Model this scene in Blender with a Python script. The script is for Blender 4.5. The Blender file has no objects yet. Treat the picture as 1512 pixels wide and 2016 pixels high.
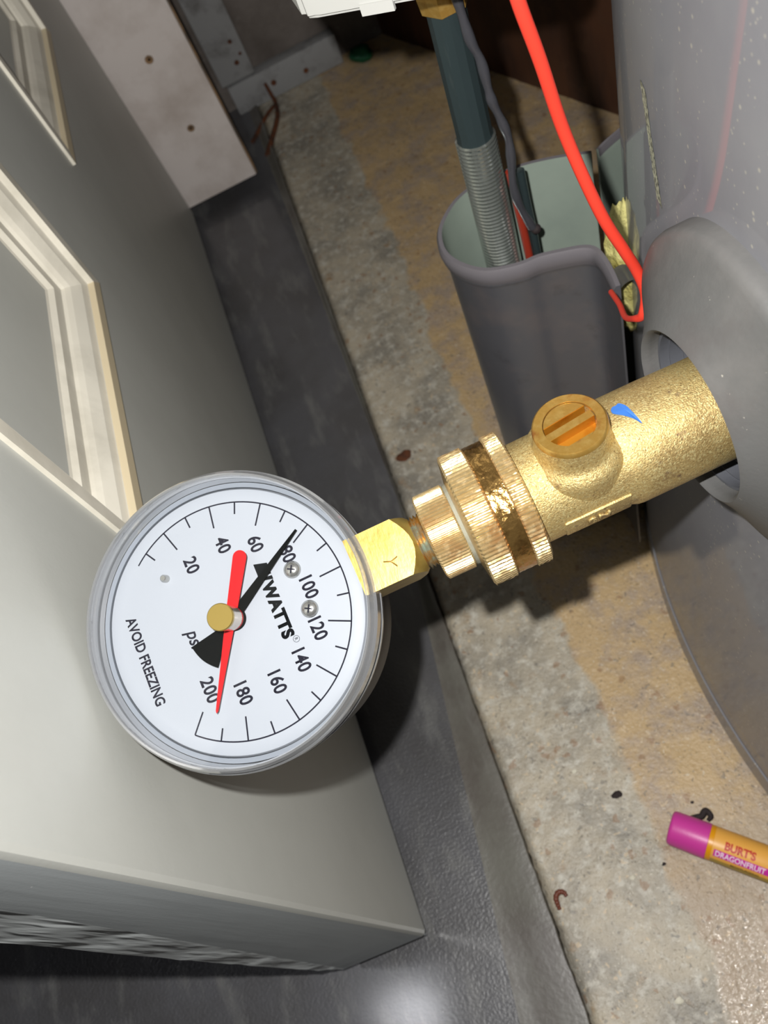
import bpy, bmesh, math, random
from mathutils import Vector, Matrix, noise
random.seed(4)
sc = bpy.context.scene
V = Vector
# ------------------------------------------------------------------ camera
# camera frame: columns of MC are the world axes seen by (image right, image down, forward)
MC = Matrix(((0.90233783, -0.42395555, -0.07776968),
             (-0.31365953, -0.76960832, 0.55616611),
             (-0.2956419, -0.47745652, -0.8274244)))
CAMP = V((0, 0, .44))
FPX = 1606.476
cam = bpy.data.cameras.new('camera'); camo = bpy.data.objects.new('camera', cam)
sc.collection.objects.link(camo); sc.camera = camo
cx_, cy_, cz_ = MC @ V((1, 0, 0)), MC @ V((0, -1, 0)), MC @ V((0, 0, -1))
mw = Matrix.Identity(4)
for i in range(3):
    mw[i][0], mw[i][1], mw[i][2] = cx_[i], cy_[i], cz_[i]
    mw[i][3] = CAMP[i]
camo.matrix_world = mw
cam.sensor_fit = 'VERTICAL'; cam.sensor_height = 36; cam.lens = FPX / 2016 * 36
cam.clip_start = .005; cam.clip_end = 20
cam.dof.use_dof = True; cam.dof.focus_distance = .205; cam.dof.aperture_fstop = 26
# ------------------------------------------------------------------ light
w = bpy.data.worlds.new('world'); sc.world = w; w.use_nodes = True
w.node_tree.nodes['Background'].inputs[0].default_value = (.9, .95, 1, 1)
w.node_tree.nodes['Background'].inputs[1].default_value = .002
# phone flash, 2 cm up and to the left of the lens
fl = bpy.data.lights.new('phone_flash', 'POINT'); flo = bpy.data.objects.new('phone_flash', fl)
sc.collection.objects.link(flo)
flo.location = CAMP + MC @ V((-.0165, -.0162, -.001)); fl.shadow_soft_size = .0022
fl.color = (1, .985, .96); fl.energy = 1
fl.use_nodes = True; nt = fl.node_tree
em = nt.nodes['Emission']; lf = nt.nodes.new('ShaderNodeLightFalloff')
lf.inputs['Strength'].default_value = 7.8
lf.inputs['Smooth'].default_value = .07
nt.links.new(lf.outputs['Quadratic'], em.inputs['Strength'])
# room ceiling lamp far above, seen only as a glint in the glossy painted floor
cl = bpy.data.lights.new('ceiling_lamp', 'AREA'); clo = bpy.data.objects.new('ceiling_lamp', cl)
sc.collection.objects.link(clo); cl.shape = 'DISK'; cl.size = .17; cl.energy = 2.4; cl.color = (.95, .95, 1)
clo.location = (-.12 - .27 * 2.3, .028 + .06 * 2.3, 2.25)
clo.rotation_euler = (V((-.12, .03, 0)) - clo.location).to_track_quat('-Z', 'Y').to_euler()
sc.cycles.diffuse_bounces = 1
sc.view_settings.view_transform = 'Standard'; sc.view_settings.look = 'None'
sc.view_settings.exposure = 0; sc.view_settings.gamma = 1
sc.view_settings.use_curve_mapping = False
# ------------------------------------------------------------------ helpers
def lin(c): return tuple((x / 255 / 12.92 if x <= 10 else ((x / 255 + .055) / 1.055) ** 2.4) for x in c)
def mat(name, rgb, rough=.5, metal=0, bump=None, var=None, coat=0, coatr=.1, spec=.5, extra=None):
    """bump: list of (scale, strength, distance); var: list of (rgb2, scale, lo, hi, stretch)"""
    m = bpy.data.materials.new(name); m.use_nodes = True; nt = m.node_tree; N = nt.nodes; L = nt.links
    b = N['Principled BSDF']
    b.inputs['Roughness'].default_value = rough; b.inputs['Metallic'].default_value = metal
    b.inputs['Coat Weight'].default_value = coat; b.inputs['Coat Roughness'].default_value = coatr
    b.inputs['Specular IOR Level'].default_value = spec
    tc = N.new('ShaderNodeTexCoord')
    col = N.new('ShaderNodeRGB'); col.outputs[0].default_value = (*lin(rgb), 1); cur = col.outputs[0]
    for v in (var or []):
        rgb2, scale, lo, hi = v[:4]; st = v[4] if len(v) > 4 else (1, 1, 1); kind = v[5] if len(v) > 5 else 'noise'
        mp = N.new('ShaderNodeMapping'); mp.inputs['Scale'].default_value = st
        L.new(tc.outputs['Object'], mp.inputs[0])
        if kind == 'noise':
            t = N.new('ShaderNodeTexNoise'); t.inputs['Scale'].default_value = scale; t.inputs['Detail'].default_value = 6
            t.inputs['Roughness'].default_value = .62; o = t.outputs['Fac']
        else:
            t = N.new('ShaderNodeTexVoronoi'); t.inputs['Scale'].default_value = scale; o = t.outputs['Distance']
        L.new(mp.outputs[0], t.inputs['Vector'])
        mr = N.new('ShaderNodeMapRange'); mr.inputs['From Min'].default_value = lo; mr.inputs['From Max'].default_value = hi
        L.new(o, mr.inputs['Value'])
        mx = N.new('ShaderNodeMixRGB'); mx.inputs[2].default_value = (*lin(rgb2), 1)
        L.new(mr.outputs[0], mx.inputs[0]); L.new(cur, mx.inputs[1]); cur = mx.outputs[0]
    L.new(cur, b.inputs['Base Color'])
    prev = None
    for bp in (bump or []):
        scale, stg, dist = bp[:3]; st = bp[3] if len(bp) > 3 else (1, 1, 1)
        mp = N.new('ShaderNodeMapping'); mp.inputs['Scale'].default_value = st
        L.new(tc.outputs['Object'], mp.inputs[0])
        t = N.new('ShaderNodeTexNoise'); t.inputs['Scale'].default_value = scale; t.inputs['Detail'].default_value = 4
        L.new(mp.outputs[0], t.inputs['Vector'])
        bn = N.new('ShaderNodeBump'); bn.inputs['Strength'].default_value = stg; bn.inputs['Distance'].default_value = dist
        L.new(t.outputs['Fac'], bn.inputs['Height'])
        if prev: L.new(prev, bn.inputs['Normal'])
        prev = bn.outputs[0]
    if prev: L.new(prev, b.inputs['Normal'])
    if extra: extra(nt, b, tc, cur, col)
    return m

def clear_mat(name, tint, gloss, rough, diff=0, dcol=(220, 225, 230)):
    m = bpy.data.materials.new(name); m.use_nodes = True; nt = m.node_tree; N = nt.nodes; L = nt.links
    N.remove(N['Principled BSDF']); out = N['Material Output']
    tr = N.new('ShaderNodeBsdfTransparent'); tr.inputs[0].default_value = (*tint, 1)
    gl = N.new('ShaderNodeBsdfGlossy'); gl.inputs['Roughness'].default_value = rough
    fr = N.new('ShaderNodeFresnel'); fr.inputs[0].default_value = 1.49
    mm = N.new('ShaderNodeMath'); mm.operation = 'MULTIPLY'; mm.inputs[1].default_value = gloss
    mm.use_clamp = True
    L.new(fr.outputs[0], mm.inputs[0])
    m1 = N.new('ShaderNodeMixShader'); L.new(mm.outputs[0], m1.inputs[0]); L.new(tr.outputs[0], m1.inputs[1]); L.new(gl.outputs[0], m1.inputs[2])
    if diff:
        d = N.new('ShaderNodeBsdfDiffuse'); d.inputs[0].default_value = (*lin(dcol), 1)
        m2 = N.new('ShaderNodeMixShader'); m2.inputs[0].default_value = diff
        L.new(m1.outputs[0], m2.inputs[1]); L.new(d.outputs[0], m2.inputs[2]); L.new(m2.outputs[0], out.inputs[0])
    else: L.new(m1.outputs[0], out.inputs[0])
    return m

def wloc(o):
    p = V((0, 0, 0))
    while o: p += o.location; o = o.parent
    return p
def obj(name, bm, m, parent=None, smooth=None, label=None, origin=None):
    """link one mesh; world-space verts are re-based on the parent's (or the thing's own) origin"""
    if isinstance(bm, bpy.types.Mesh):
        t = bmesh.new(); t.from_mesh(bm); bm = t
    base = wloc(parent) if parent else V(origin or (0, 0, 0))
    bmesh.ops.translate(bm, verts=bm.verts, vec=-base)
    me = bpy.data.meshes.new(name)
    bmesh.ops.recalc_face_normals(bm, faces=bm.faces) if not getattr(obj, 'keep', False) else None
    bm.to_mesh(me); bm.free()
    for mm in (m if isinstance(m, (list, tuple)) else [m]): me.materials.append(mm)
    if smooth:
        for p in me.polygons: p.use_smooth = True
        me.set_sharp_from_angle(angle=math.radians(smooth))
    o = bpy.data.objects.new(name, me); sc.collection.objects.link(o)
    if parent: o.parent = parent
    else: o.location = base
    if label: o['label'] = label
    return o
def thing(name, label, cat, loc, group=None):
    o = bpy.data.objects.new(name, None); sc.collection.objects.link(o); o.location = loc
    o.empty_display_size = .01
    return tag(o, label, cat, group)
def tag(o, label, cat, group=None):
    o['label'] = label; o['category'] = cat
    if group: o['group'] = group
    return o
def struct(o, label=None):
    o['kind'] = 'structure'
    if label: o['label'] = label
    return o
def frame(n, up=None):
    n = V(n).normalized(); up = V(up) if up else (V((0, 0, 1)) if abs(n.z) < .9 else V((0, 1, 0)))
    u = up.cross(n).normalized(); v = n.cross(u); return u, v, n
def lathe(bm, org, axis, prof, seg=64, rfun=None, caps=True, up=None):
    u, v, n = frame(axis, up); org = V(org); rings = []
    for k, (h, r) in enumerate(prof):
        ring = []
        for i in range(seg):
            a = 2 * math.pi * i / seg
            rr = r if rfun is None else r + rfun(k, i, a)
            ring.append(bm.verts.new(org + n * h + (u * math.cos(a) + v * math.sin(a)) * rr))
        rings.append(ring)
    for a, b in zip(rings, rings[1:]):
        for i in range(seg):
            j = (i + 1) % seg
            bm.faces.new((a[i], a[j], b[j], b[i]))
    if caps:
        bm.faces.new(rings[0][::-1]); bm.faces.new(rings[-1])
    return rings
def ringlathe(bm, org, axis, prof, seg=96):           # closed profile (torus-like)
    u, v, n = frame(axis); org = V(org); rings = []
    for h, r in prof:
        rings.append([bm.verts.new(org + n * h + (u * math.cos(t) + v * math.sin(t)) * r)
                      for t in [2 * math.pi * i / seg for i in range(seg)]])
    K = len(rings)
    for k in range(K):
        a, b = rings[k], rings[(k + 1) % K]
        for i in range(seg):
            j = (i + 1) % seg; bm.faces.new((a[i], a[j], b[j], b[i]))
def box(bm, lo, hi, bev=0):
    vs = [bm.verts.new((x, y, z)) for z in (lo[2], hi[2]) for y in (lo[1], hi[1]) for x in (lo[0], hi[0])]
    fs = [bm.faces.new([vs[i] for i in q]) for q in ((0, 2, 3, 1), (4, 5, 7, 6), (0, 1, 5, 4), (2, 6, 7, 3), (0, 4, 6, 2), (1, 3, 7, 5))]
    if bev:
        es = list({e for f in fs for e in f.edges})
        bmesh.ops.bevel(bm, geom=es, offset=bev, segments=2, affect='EDGES', profile=.5)
    return vs
def prism(bm, pts, vec):
    """closed polygon pts (3-D) extruded by vec"""
    a = [bm.verts.new(V(p)) for p in pts]; b = [bm.verts.new(V(p) + V(vec)) for p in pts]
    bm.faces.new(a); bm.faces.new(b[::-1])
    for i in range(len(a)):
        j = (i + 1) % len(a); bm.faces.new((a[i], b[i], b[j], a[j]))
def crom(pts, n=8):
    P = [V(p) for p in pts]; P = [P[0] * 2 - P[1]] + P + [P[-1] * 2 - P[-2]]; out = []
    for i in range(1, len(P) - 2):
        p0, p1, p2, p3 = P[i - 1:i + 3]
        for k in range(n):
            t = k / n
            out.append(.5 * ((2 * p1) + (p2 - p0) * t + (2 * p0 - 5 * p1 + 4 * p2 - p3) * t * t + (3 * p1 - p0 - 3 * p2 + p3) * t ** 3))
    out.append(P[-2]); return out
def tube(bm, pts, r, seg=12, n=8, rf=None):
    P = crom(pts, n); prev = None; rings = []
    t = (P[1] - P[0]).normalized(); u = t.orthogonal().normalized()
    for i, p in enumerate(P):
        t = (P[min(i + 1, len(P) - 1)] - P[max(i - 1, 0)]).normalized()
        u = (u - t * u.dot(t)).normalized(); v = t.cross(u)
        rr = r(i / (len(P) - 1)) if callable(r) else r
        rings.append([bm.verts.new(p + (u * math.cos(a) + v * math.sin(a)) * rr) for a in [2 * math.pi * k / seg for k in range(seg)]])
    for a, b in zip(rings, rings[1:]):
        for k in range(seg):
            j = (k + 1) % seg; bm.faces.new((a[k], a[j], b[j], b[k]))
    bm.faces.new(rings[0][::-1]); bm.faces.new(rings[-1])
def text(body, height, xs=1, off=0, shear=0, spacing=1, thick=.00002):
    """flat text as bmesh, centred, cap height = height, in the XY plane"""
    c = bpy.data.curves.new('t', 'FONT'); c.body = body; c.size = 1; c.offset = off; c.shear = shear
    c.space_character = spacing; c.resolution_u = 4; c.align_x = 'CENTER'; c.extrude = 0
    o = bpy.data.objects.new('t', c); sc.collection.objects.link(o)
    bpy.context.view_layer.update()
    me = bpy.data.meshes.new_from_object(o.evaluated_get(bpy.context.evaluated_depsgraph_get()))
    bm = bmesh.new(); bm.from_mesh(me)
    bpy.data.objects.remove(o); bpy.data.curves.remove(c); bpy.data.meshes.remove(me)
    xs_ = [v.co.x for v in bm.verts]; ys = [v.co.y for v in bm.verts]
    cxm, cym = (min(xs_) + max(xs_)) / 2, (min(ys) + max(ys)) / 2
    k = height / (max(ys) - min(ys))
    for v in bm.verts: v.co = V(((v.co.x - cxm) * k * xs, (v.co.y - cym) * k, 0))
    if thick:
        r = bmesh.ops.extrude_face_region(bm, geom=bm.faces[:])
        bmesh.ops.translate(bm, verts=[g for g in r['geom'] if isinstance(g, bmesh.types.BMVert)], vec=(0, 0, thick))
    return bm
def xform(bm, org, ux, uy, uz):
    for v in bm.verts: v.co = V(org) + V(ux) * v.co.x + V(uy) * v.co.y + V(uz) * v.co.z
    return bm
def cut_rows(bm, axis, step, lo, hi):
    t = lo
    while t < hi:
        co = V((0, 0, 0)); co[axis] = t; no = V((0, 0, 0)); no[axis] = 1
        bmesh.ops.bisect_plane(bm, geom=bm.verts[:] + bm.edges[:] + bm.faces[:], plane_co=co, plane_no=no); t += step

# ------------------------------------------------------------------ materials
M = {}
def concrete_extra(nt, b, tc, cur, col):
    N, L = nt.nodes, nt.links
    sx = N.new('ShaderNodeSeparateXYZ'); L.new(tc.outputs['Object'], sx.inputs[0])
    # tan dried-water stain that begins about 5 cm in from the painted edge
    def ma(op, a, bb):
        n = N.new('ShaderNodeMath'); n.operation = op
        for i, q in enumerate((a, bb)):
            if isinstance(q, (int, float)): n.inputs[i].default_value = q
            else: L.new(q, n.inputs[i])
        return n.outputs[0]
    nz = N.new('ShaderNodeTexNoise'); nz.inputs['Scale'].default_value = 28; nz.inputs['Detail'].default_value = 5
    L.new(tc.outputs['Object'], nz.inputs['Vector'])
    edge = ma('ADD', ma('MULTIPLY', sx.outputs['Y'], .055), .0155)
    d = ma('SUBTRACT', sx.outputs['X'], edge)
    d = ma('ADD', d, ma('MULTIPLY', ma('SUBTRACT', nz.outputs['Fac'], .5), .030))
    mr = N.new('ShaderNodeMapRange'); mr.inputs['From Min'].default_value = 0; mr.inputs['From Max'].default_value = .0035
    L.new(d, mr.inputs['Value'])
    tan = N.new('ShaderNodeRGB'); tan.outputs[0].default_value = (*lin((200, 170, 124)), 1)
    nz2 = N.new('ShaderNodeTexNoise'); nz2.inputs['Scale'].default_value = 45; nz2.inputs['Detail'].default_value = 8; nz2.inputs['Roughness'].default_value = .65
    L.new(tc.outputs['Object'], nz2.inputs['Vector'])
    m0 = N.new('ShaderNodeMixRGB'); m0.inputs[2].default_value = (*lin((176, 156, 136)), 1)
    mr2 = N.new('ShaderNodeMapRange'); mr2.inputs['From Min'].default_value = .45; mr2.inputs['From Max'].default_value = .62
    L.new(nz2.outputs['Fac'], mr2.inputs['Value']); L.new(mr2.outputs[0], m0.inputs[0]); L.new(tan.outputs[0], m0.inputs[1])
    # near the front the stain thins to bare aggregate
    mr3 = N.new('ShaderNodeMapRange'); mr3.inputs['From Min'].default_value = .075; mr3.inputs['From Max'].default_value = .03
    L.new(ma('ADD', sx.outputs['Y'], ma('MULTIPLY', ma('SUBTRACT', nz.outputs['Fac'], .5), .1)), mr3.inputs['Value'])
    m1 = N.new('ShaderNodeMixRGB'); L.new(mr3.outputs[0], m1.inputs[0]); L.new(m0.outputs[0], m1.inputs[1])
    m1.inputs[2].default_value = (*lin((178, 158, 134)), 1)
    mx = N.new('ShaderNodeMixRGB'); L.new(ma('MULTIPLY', mr.outputs[0], .9), mx.inputs[0]); L.new(cur, mx.inputs[1]); L.new(m1.outputs[0], mx.inputs[2])
    # dark pits and pale grains over everything
    out = mx.outputs[0]
    dn = N.new('ShaderNodeTexNoise'); dn.inputs['Scale'].default_value = 240; dn.inputs['Detail'].default_value = 3; L.new(tc.outputs['Object'], dn.inputs['Vector'])
    dv = N.new('ShaderNodeVectorMath'); dv.operation = 'SCALE'; dv.inputs['Scale'].default_value = .008; L.new(dn.outputs['Color'], dv.inputs[0])
    dw = N.new('ShaderNodeVectorMath'); dw.operation = 'ADD'; L.new(tc.outputs['Object'], dw.inputs[0]); L.new(dv.outputs[0], dw.inputs[1])
    for sca, thr, c2, jit in ((260, .18, (96, 92, 88), 0), (420, .20, (225, 218, 200), 3.3), (150, .16, (116, 112, 106), 7.7), (110, .20, (150, 112, 78), 1.1), (520, .22, (120, 104, 84), 9.1), (230, .2, (220, 196, 160), 4.4)):
        vo = N.new('ShaderNodeTexVoronoi'); vo.inputs['Scale'].default_value = sca
        mp = N.new('ShaderNodeMapping'); mp.inputs['Location'].default_value = (jit, jit, jit); L.new(dw.outputs[0], mp.inputs[0])
        nn = N.new('ShaderNodeTexNoise'); nn.inputs['Scale'].default_value = sca * 2; L.new(mp.outputs[0], nn.inputs['Vector'])
        L.new(mp.outputs[0], vo.inputs['Vector'])
        dd = ma('ADD', vo.outputs['Distance'], ma('MULTIPLY', nn.outputs['Fac'], .16))
        # only some cells
        sc_ = N.new('ShaderNodeSeparateXYZ'); L.new(vo.outputs['Color'], sc_.inputs[0])
        dd = ma('ADD', dd, ma('MULTIPLY', ma('GREATER_THAN', sc_.outputs[0], .5), 1))
        m_ = N.new('ShaderNodeMapRange'); m_.inputs['From Min'].default_value = thr + .1; m_.inputs['From Max'].default_value = thr + .05
        L.new(dd, m_.inputs['Value'])
        mq = N.new('ShaderNodeMixRGB'); mq.inputs[2].default_value = (*lin(c2), 1)
        L.new(ma('MULTIPLY', m_.outputs[0], .55), mq.inputs[0]); L.new(out, mq.inputs[1]); out = mq.outputs[0]
    L.new(out, b.inputs['Base Color'])
    wet = N.new('ShaderNodeMapRange'); wet.inputs['From Min'].default_value = .022; wet.inputs['From Max'].default_value = -.004
    L.new(ma('ADD', sx.outputs['Y'], ma('MULTIPLY', ma('SUBTRACT', nz.outputs['Fac'], .5), .06)), wet.inputs['Value'])
    L.new(ma('MULTIPLY', wet.outputs[0], mr.outputs[0]), b.inputs['Coat Weight']); b.inputs['Coat Roughness'].default_value = .09
    wn = N.new('ShaderNodeTexNoise'); wn.inputs['Scale'].default_value = 420; wn.inputs['Detail'].default_value = 3; L.new(tc.outputs['Object'], wn.inputs['Vector'])
    wb_ = N.new('ShaderNodeBump'); wb_.inputs['Strength'].default_value = .8; wb_.inputs['Distance'].default_value = .0012
    L.new(wn.outputs['Fac'], wb_.inputs['Height']); L.new(wb_.outputs[0], b.inputs['Coat Normal'])
M['concrete'] = mat('concrete', (190, 179, 158), .42, bump=[(60, .5, .002), (500, .9, .0006), (1400, .5, .0003)],
                    var=[((150, 144, 132), 22, .42, .62), ((205, 200, 186), 150, .5, .68), ((160, 136, 108), 60, .60, .72)], extra=concrete_extra)
M['floor_paint'] = mat('floor_paint', (86, 86, 89), .36, bump=[(30, .2, .002), (650, .6, .0005)],
                       var=[((76, 75, 76), 18, .4, .62), ((112, 112, 110), 70, .52, .75, (1, .3, 1)), ((124, 124, 122), 900, .66, .72)], coat=.6, coatr=.13)
M['floor_ramp'] = mat('floor_ramp', (112, 110, 102), .4, bump=[(30, .3, .002), (420, .35, .0006)],
                      var=[((92, 86, 80), 20, .4, .65), ((126, 124, 118), 70, .52, .75, (1, .3, 1))], coat=.2, coatr=.25)
M['door_paint'] = mat('door_paint', (198, 199, 192), .42, bump=[(90, .15, .0006, (1, 1, .12)), (700, .12, .0002)],
                      var=[((190, 191, 184), 12, .4, .7)])
M['door_edge'] = mat('door_edge', (166, 171, 172), .45, bump=[(160, .4, .0006, (1, 1, .08)), (900, .15, .0002)],
                     var=[((236, 238, 234), 330, .70, .73), ((150, 155, 156), 60, .5, .7, (1, 1, .1))])
M['moulding'] = mat('moulding', (236, 230, 214), .4, bump=[(80, .2, .0006)], var=[((206, 200, 184), 25, .45, .7)])
M['moulding_edge'] = mat('moulding_edge', (222, 206, 172), .45, bump=[(80, .2, .0006)])
def grain_extra(nt, b, tc, cur, col):
    N, L = nt.nodes, nt.links
    mp = N.new('ShaderNodeMapping'); mp.inputs['Scale'].default_value = (1, 1, .20); mp.inputs['Location'].default_value = (0, 0, .013)
    L.new(tc.outputs['Object'], mp.inputs[0])
    wv = N.new('ShaderNodeTexWave'); wv.wave_type = 'RINGS'; wv.inputs['Scale'].default_value = 34; wv.inputs['Distortion'].default_value = 6
    wv.inputs['Detail'].default_value = 2.5; wv.inputs['Detail Scale'].default_value = 3
    L.new(mp.outputs[0], wv.inputs['Vector'])
    bn = N.new('ShaderNodeBump'); bn.inputs['Strength'].default_value = .6; bn.inputs['Distance'].default_value = .0014
    L.new(wv.outputs['Fac'], bn.inputs['Height']); L.new(bn.outputs[0], b.inputs['Normal'])
M['planed_wood'] = mat('planed_wood', (206, 211, 211), .36, extra=grain_extra)
M['raw_wood'] = mat('raw_wood', (110, 100, 88), .8, bump=[(400, 1, .001)], var=[((150, 146, 138), 150, .45, .6)])
M['casing'] = mat('casing', (232, 222, 216), .6, bump=[(60, .3, .001)], var=[((196, 182, 172), 16, .45, .75)])
M['casing_edge'] = mat('casing_edge', (150, 118, 84), .75, var=[((96, 84, 72), 60, .4, .6)])
M['baseboard'] = mat('baseboard', (150, 150, 150), .65, bump=[(60, .3, .001)], var=[((108, 106, 104), 50, .5, .75)])
M['wall'] = mat('wall', (120, 112, 106), .8, bump=[(40, .6, .004)], var=[((92, 84, 78), 14, .4, .65), ((150, 146, 140), 26, .58, .7)])
M['brown_wall'] = mat('brown_wall', (82, 50, 30), .7, bump=[(60, .3, .001, (1, 1, .2))], var=[((50, 30, 20), 22, .42, .66, (1, 1, .3)), ((78, 52, 34), 60, .55, .75)])
M['rust'] = mat('rust', (110, 62, 34), .9, var=[((70, 44, 30), 120, .4, .6)])
def jacket_extra(nt, b, tc, cur, col):
    N, L = nt.nodes, nt.links
    def ma(op, a, bb):
        n = N.new('ShaderNodeMath'); n.operation = op
        for i, q in enumerate((a, bb)):
            if isinstance(q, (int, float)): n.inputs[i].default_value = q
            else: L.new(q, n.inputs[i])
        return n.outputs[0]
    out = cur
    sx = N.new('ShaderNodeSeparateXYZ'); L.new(tc.outputs['Object'], sx.inputs[0])
    for sca, thr, jit in ((300, .17, 0), (620, .2, 2.2), (170, .10, 5.1)):
        vo = N.new('ShaderNodeTexVoronoi'); vo.inputs['Scale'].default_value = sca
        mp = N.new('ShaderNodeMapping'); mp.inputs['Location'].default_value = (jit, jit, jit); L.new(tc.outputs['Object'], mp.inputs[0])
        L.new(mp.outputs[0], vo.inputs['Vector'])
        sp = N.new('ShaderNodeSeparateXYZ'); L.new(vo.outputs['Color'], sp.inputs[0])
        dd = ma('ADD', vo.outputs['Distance'], ma('GREATER_THAN', sp.outputs[0], .28))
        m_ = N.new('ShaderNodeMapRange'); m_.inputs['From Min'].default_value = thr; m_.inputs['From Max'].default_value = thr * .5
        L.new(dd, m_.inputs['Value'])
        mq = N.new('ShaderNodeMixRGB'); mq.inputs[2].default_value = (*lin((205, 198, 180)), 1)
        L.new(ma('MULTIPLY', m_.outputs[0], .55), mq.inputs[0]); L.new(out, mq.inputs[1]); out = mq.outputs[0]
    # dried splash streaks and scum low on the jacket
    mp = N.new('ShaderNodeMapping'); mp.inputs['Scale'].default_value = (1, 1, .10); L.new(tc.outputs['Object'], mp.inputs[0])
    nz = N.new('ShaderNodeTexNoise'); nz.inputs['Scale'].default_value = 90; nz.inputs['Detail'].default_value = 8; L.new(mp.outputs[0], nz.inputs['Vector'])
    st = N.new('ShaderNodeMapRange'); st.inputs['From Min'].default_value = .56; st.inputs['From Max'].default_value = .70; L.new(nz.outputs['Fac'], st.inputs['Value'])
    hz = N.new('ShaderNodeMapRange'); hz.inputs['From Min'].default_value = .16; hz.inputs['From Max'].default_value = .04; L.new(sx.outputs['Z'], hz.inputs['Value'])
    nz2 = N.new('ShaderNodeTexNoise'); nz2.inputs['Scale'].default_value = 70; nz2.inputs['Detail'].default_value = 8; L.new(tc.outputs['Object'], nz2.inputs['Vector'])
    band = ma('ABSOLUTE', ma('SUBTRACT', ma('ADD', sx.outputs['Z'], ma('MULTIPLY', nz2.outputs['Fac'], .018)), .052), 0)
    bm_ = N.new('ShaderNodeMapRange'); bm_.inputs['From Min'].default_value = .0045; bm_.inputs['From Max'].default_value = .0; L.new(band, bm_.inputs['Value'])
    f = ma('MAXIMUM', ma('MULTIPLY', ma('MULTIPLY', st.outputs[0], hz.outputs[0]), .55), ma('MULTIPLY', bm_.outputs[0], .5))
    mq = N.new('ShaderNodeMixRGB'); mq.inputs[2].default_value = (*lin((150, 140, 122)), 1)
    L.new(f, mq.inputs[0]); L.new(out, mq.inputs[1])
    L.new(mq.outputs[0], b.inputs['Base Color'])
M['jacket'] = mat('jacket', (134, 134, 140), .6, .0, bump=[(700, .12, .0002)], var=[((146, 146, 149), 14, .4, .7)], coat=.5, coatr=.035, spec=.5, extra=jacket_extra)
M['plastic_grey'] = mat('plastic_grey', (104, 104, 103), .5, bump=[(900, .3, .0002)],
                        var=[((122, 120, 118), 40, .45, .75), ((175, 170, 160), 520, .69, .72), ((96, 91, 90), 25, .5, .7)])
M['hole_grey'] = mat('hole_grey', (96, 98, 104), .4, bump=[(200, .3, .0004)])
M['shell_out'] = mat('shell_out', (84, 84, 88), .36, bump=[(300, .15, .0003)], var=[((98, 92, 92), 35, .5, .7), ((70, 68, 70), 60, .6, .75)], coat=.2, coatr=.2)
M['shell_rim'] = mat('shell_rim', (112, 108, 112), .4, bump=[(300, .1, .0003)])
M['shell_in'] = mat('shell_in', (150, 162, 150), .5, var=[((136, 148, 138), 20, .4, .7)])
M['cast_brass'] = mat('cast_brass', (222, 194, 130), .42, .62, bump=[(2600, .7, .00030), (6000, .5, .00012)],
                      var=[((176, 146, 96), 60, .46, .7), ((240, 222, 160), 1500, .5, .62), ((150, 122, 76), 2200, .56, .66), ((150, 122, 92), 200, .62, .72)])
M['machined_brass'] = mat('machined_brass', (214, 168, 84), .3, .7, bump=[(900, .3, .0002)],
                          var=[((190, 120, 60), 160, .55, .72), ((226, 186, 104), 400, .45, .65)])
M['slot_brass'] = mat('slot_brass', (196, 134, 40), .35, .45, bump=[(300, .2, .0003)], var=[((176, 96, 10), 200, .5, .75)])
M['knurl_brass'] = mat('knurl_brass', (208, 182, 130), .28, .6, bump=[(700, .25, .0003)], var=[((196, 150, 98), 90, .45, .68), ((234, 208, 158), 500, .5, .65)])
M['band_brass'] = mat('band_brass', (190, 150, 88), .2, .85, bump=[(260, .7, .0006), (900, .6, .0003)], var=[((120, 84, 44), 120, .50, .68)])
M['hex_brass'] = mat('hex_brass', (186, 160, 86), .36, .55, bump=[(1200, .25, .0002, (1, .4, .4))], var=[((170, 140, 66), 200, .42, .66)])
M['thread_brass'] = mat('thread_brass', (214, 170, 92), .26, .7, var=[((196, 204, 190), 130, .48, .58), ((190, 140, 60), 60, .60, .72)])
M['tape'] = mat('tape', (160, 158, 140), .55, bump=[(600, .5, .0003)])
M['black_case'] = mat('black_case', (52, 52, 54), .5, bump=[(900, .2, .0002)])
M['case_rim'] = mat('case_rim', (138, 145, 155), .4)
M['dial'] = mat('dial', (176, 182, 191), .5, bump=[(160, .05, .0002)])
M['ink'] = mat('ink', (44, 44, 54), .9, spec=.1)
M['logo'] = mat('logo', (22, 24, 26), .9, spec=.1)
M['needle'] = mat('needle', (12, 14, 14), .9, bump=[(700, .2, .0002)], spec=.08)
M['red_needle'] = mat('red_needle', (206, 14, 22), .6, spec=.25)
M['knob_top'] = mat('knob_top', (176, 152, 84), .3, .7, bump=[(60, .2, .0002, (1, 9, 9))])
M['knob_side'] = mat('knob_side', (205, 196, 184), .22, .7)
M['steel'] = mat('steel', (190, 190, 186), .25, .8)
M['clear'] = clear_mat('clear_lens', (.985, .985, .985), .22, .04)
M['clear_rim'] = clear_mat('clear_rim', (.78, .79, .80), 5.0, .08, .20, (228, 230, 232))
M['red_wire'] = mat('red_wire', (236, 66, 48), .45)
M['dark_red'] = mat('dark_red', (150, 48, 30), .5)
M['pilot_tube'] = mat('pilot_tube', (92, 92, 98), .32, .5, bump=[(400, .4, .0004)])
M['pipe_dark'] = mat('pipe_dark', (70, 84, 86), .16, .55, var=[((120, 130, 128), 70, .55, .7, (1, 1, .12))])
M['pipe_zinc'] = mat('pipe_zinc', (176, 182, 176), .2, .85)
M['valve_white'] = mat('valve_white', (208, 208, 203), .5, bump=[(60, .2, .001)])
M['insul'] = mat('insulation', (206, 198, 128), .8, bump=[(300, 1, .002)], var=[((150, 138, 60), 60, .42, .62)])
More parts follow.
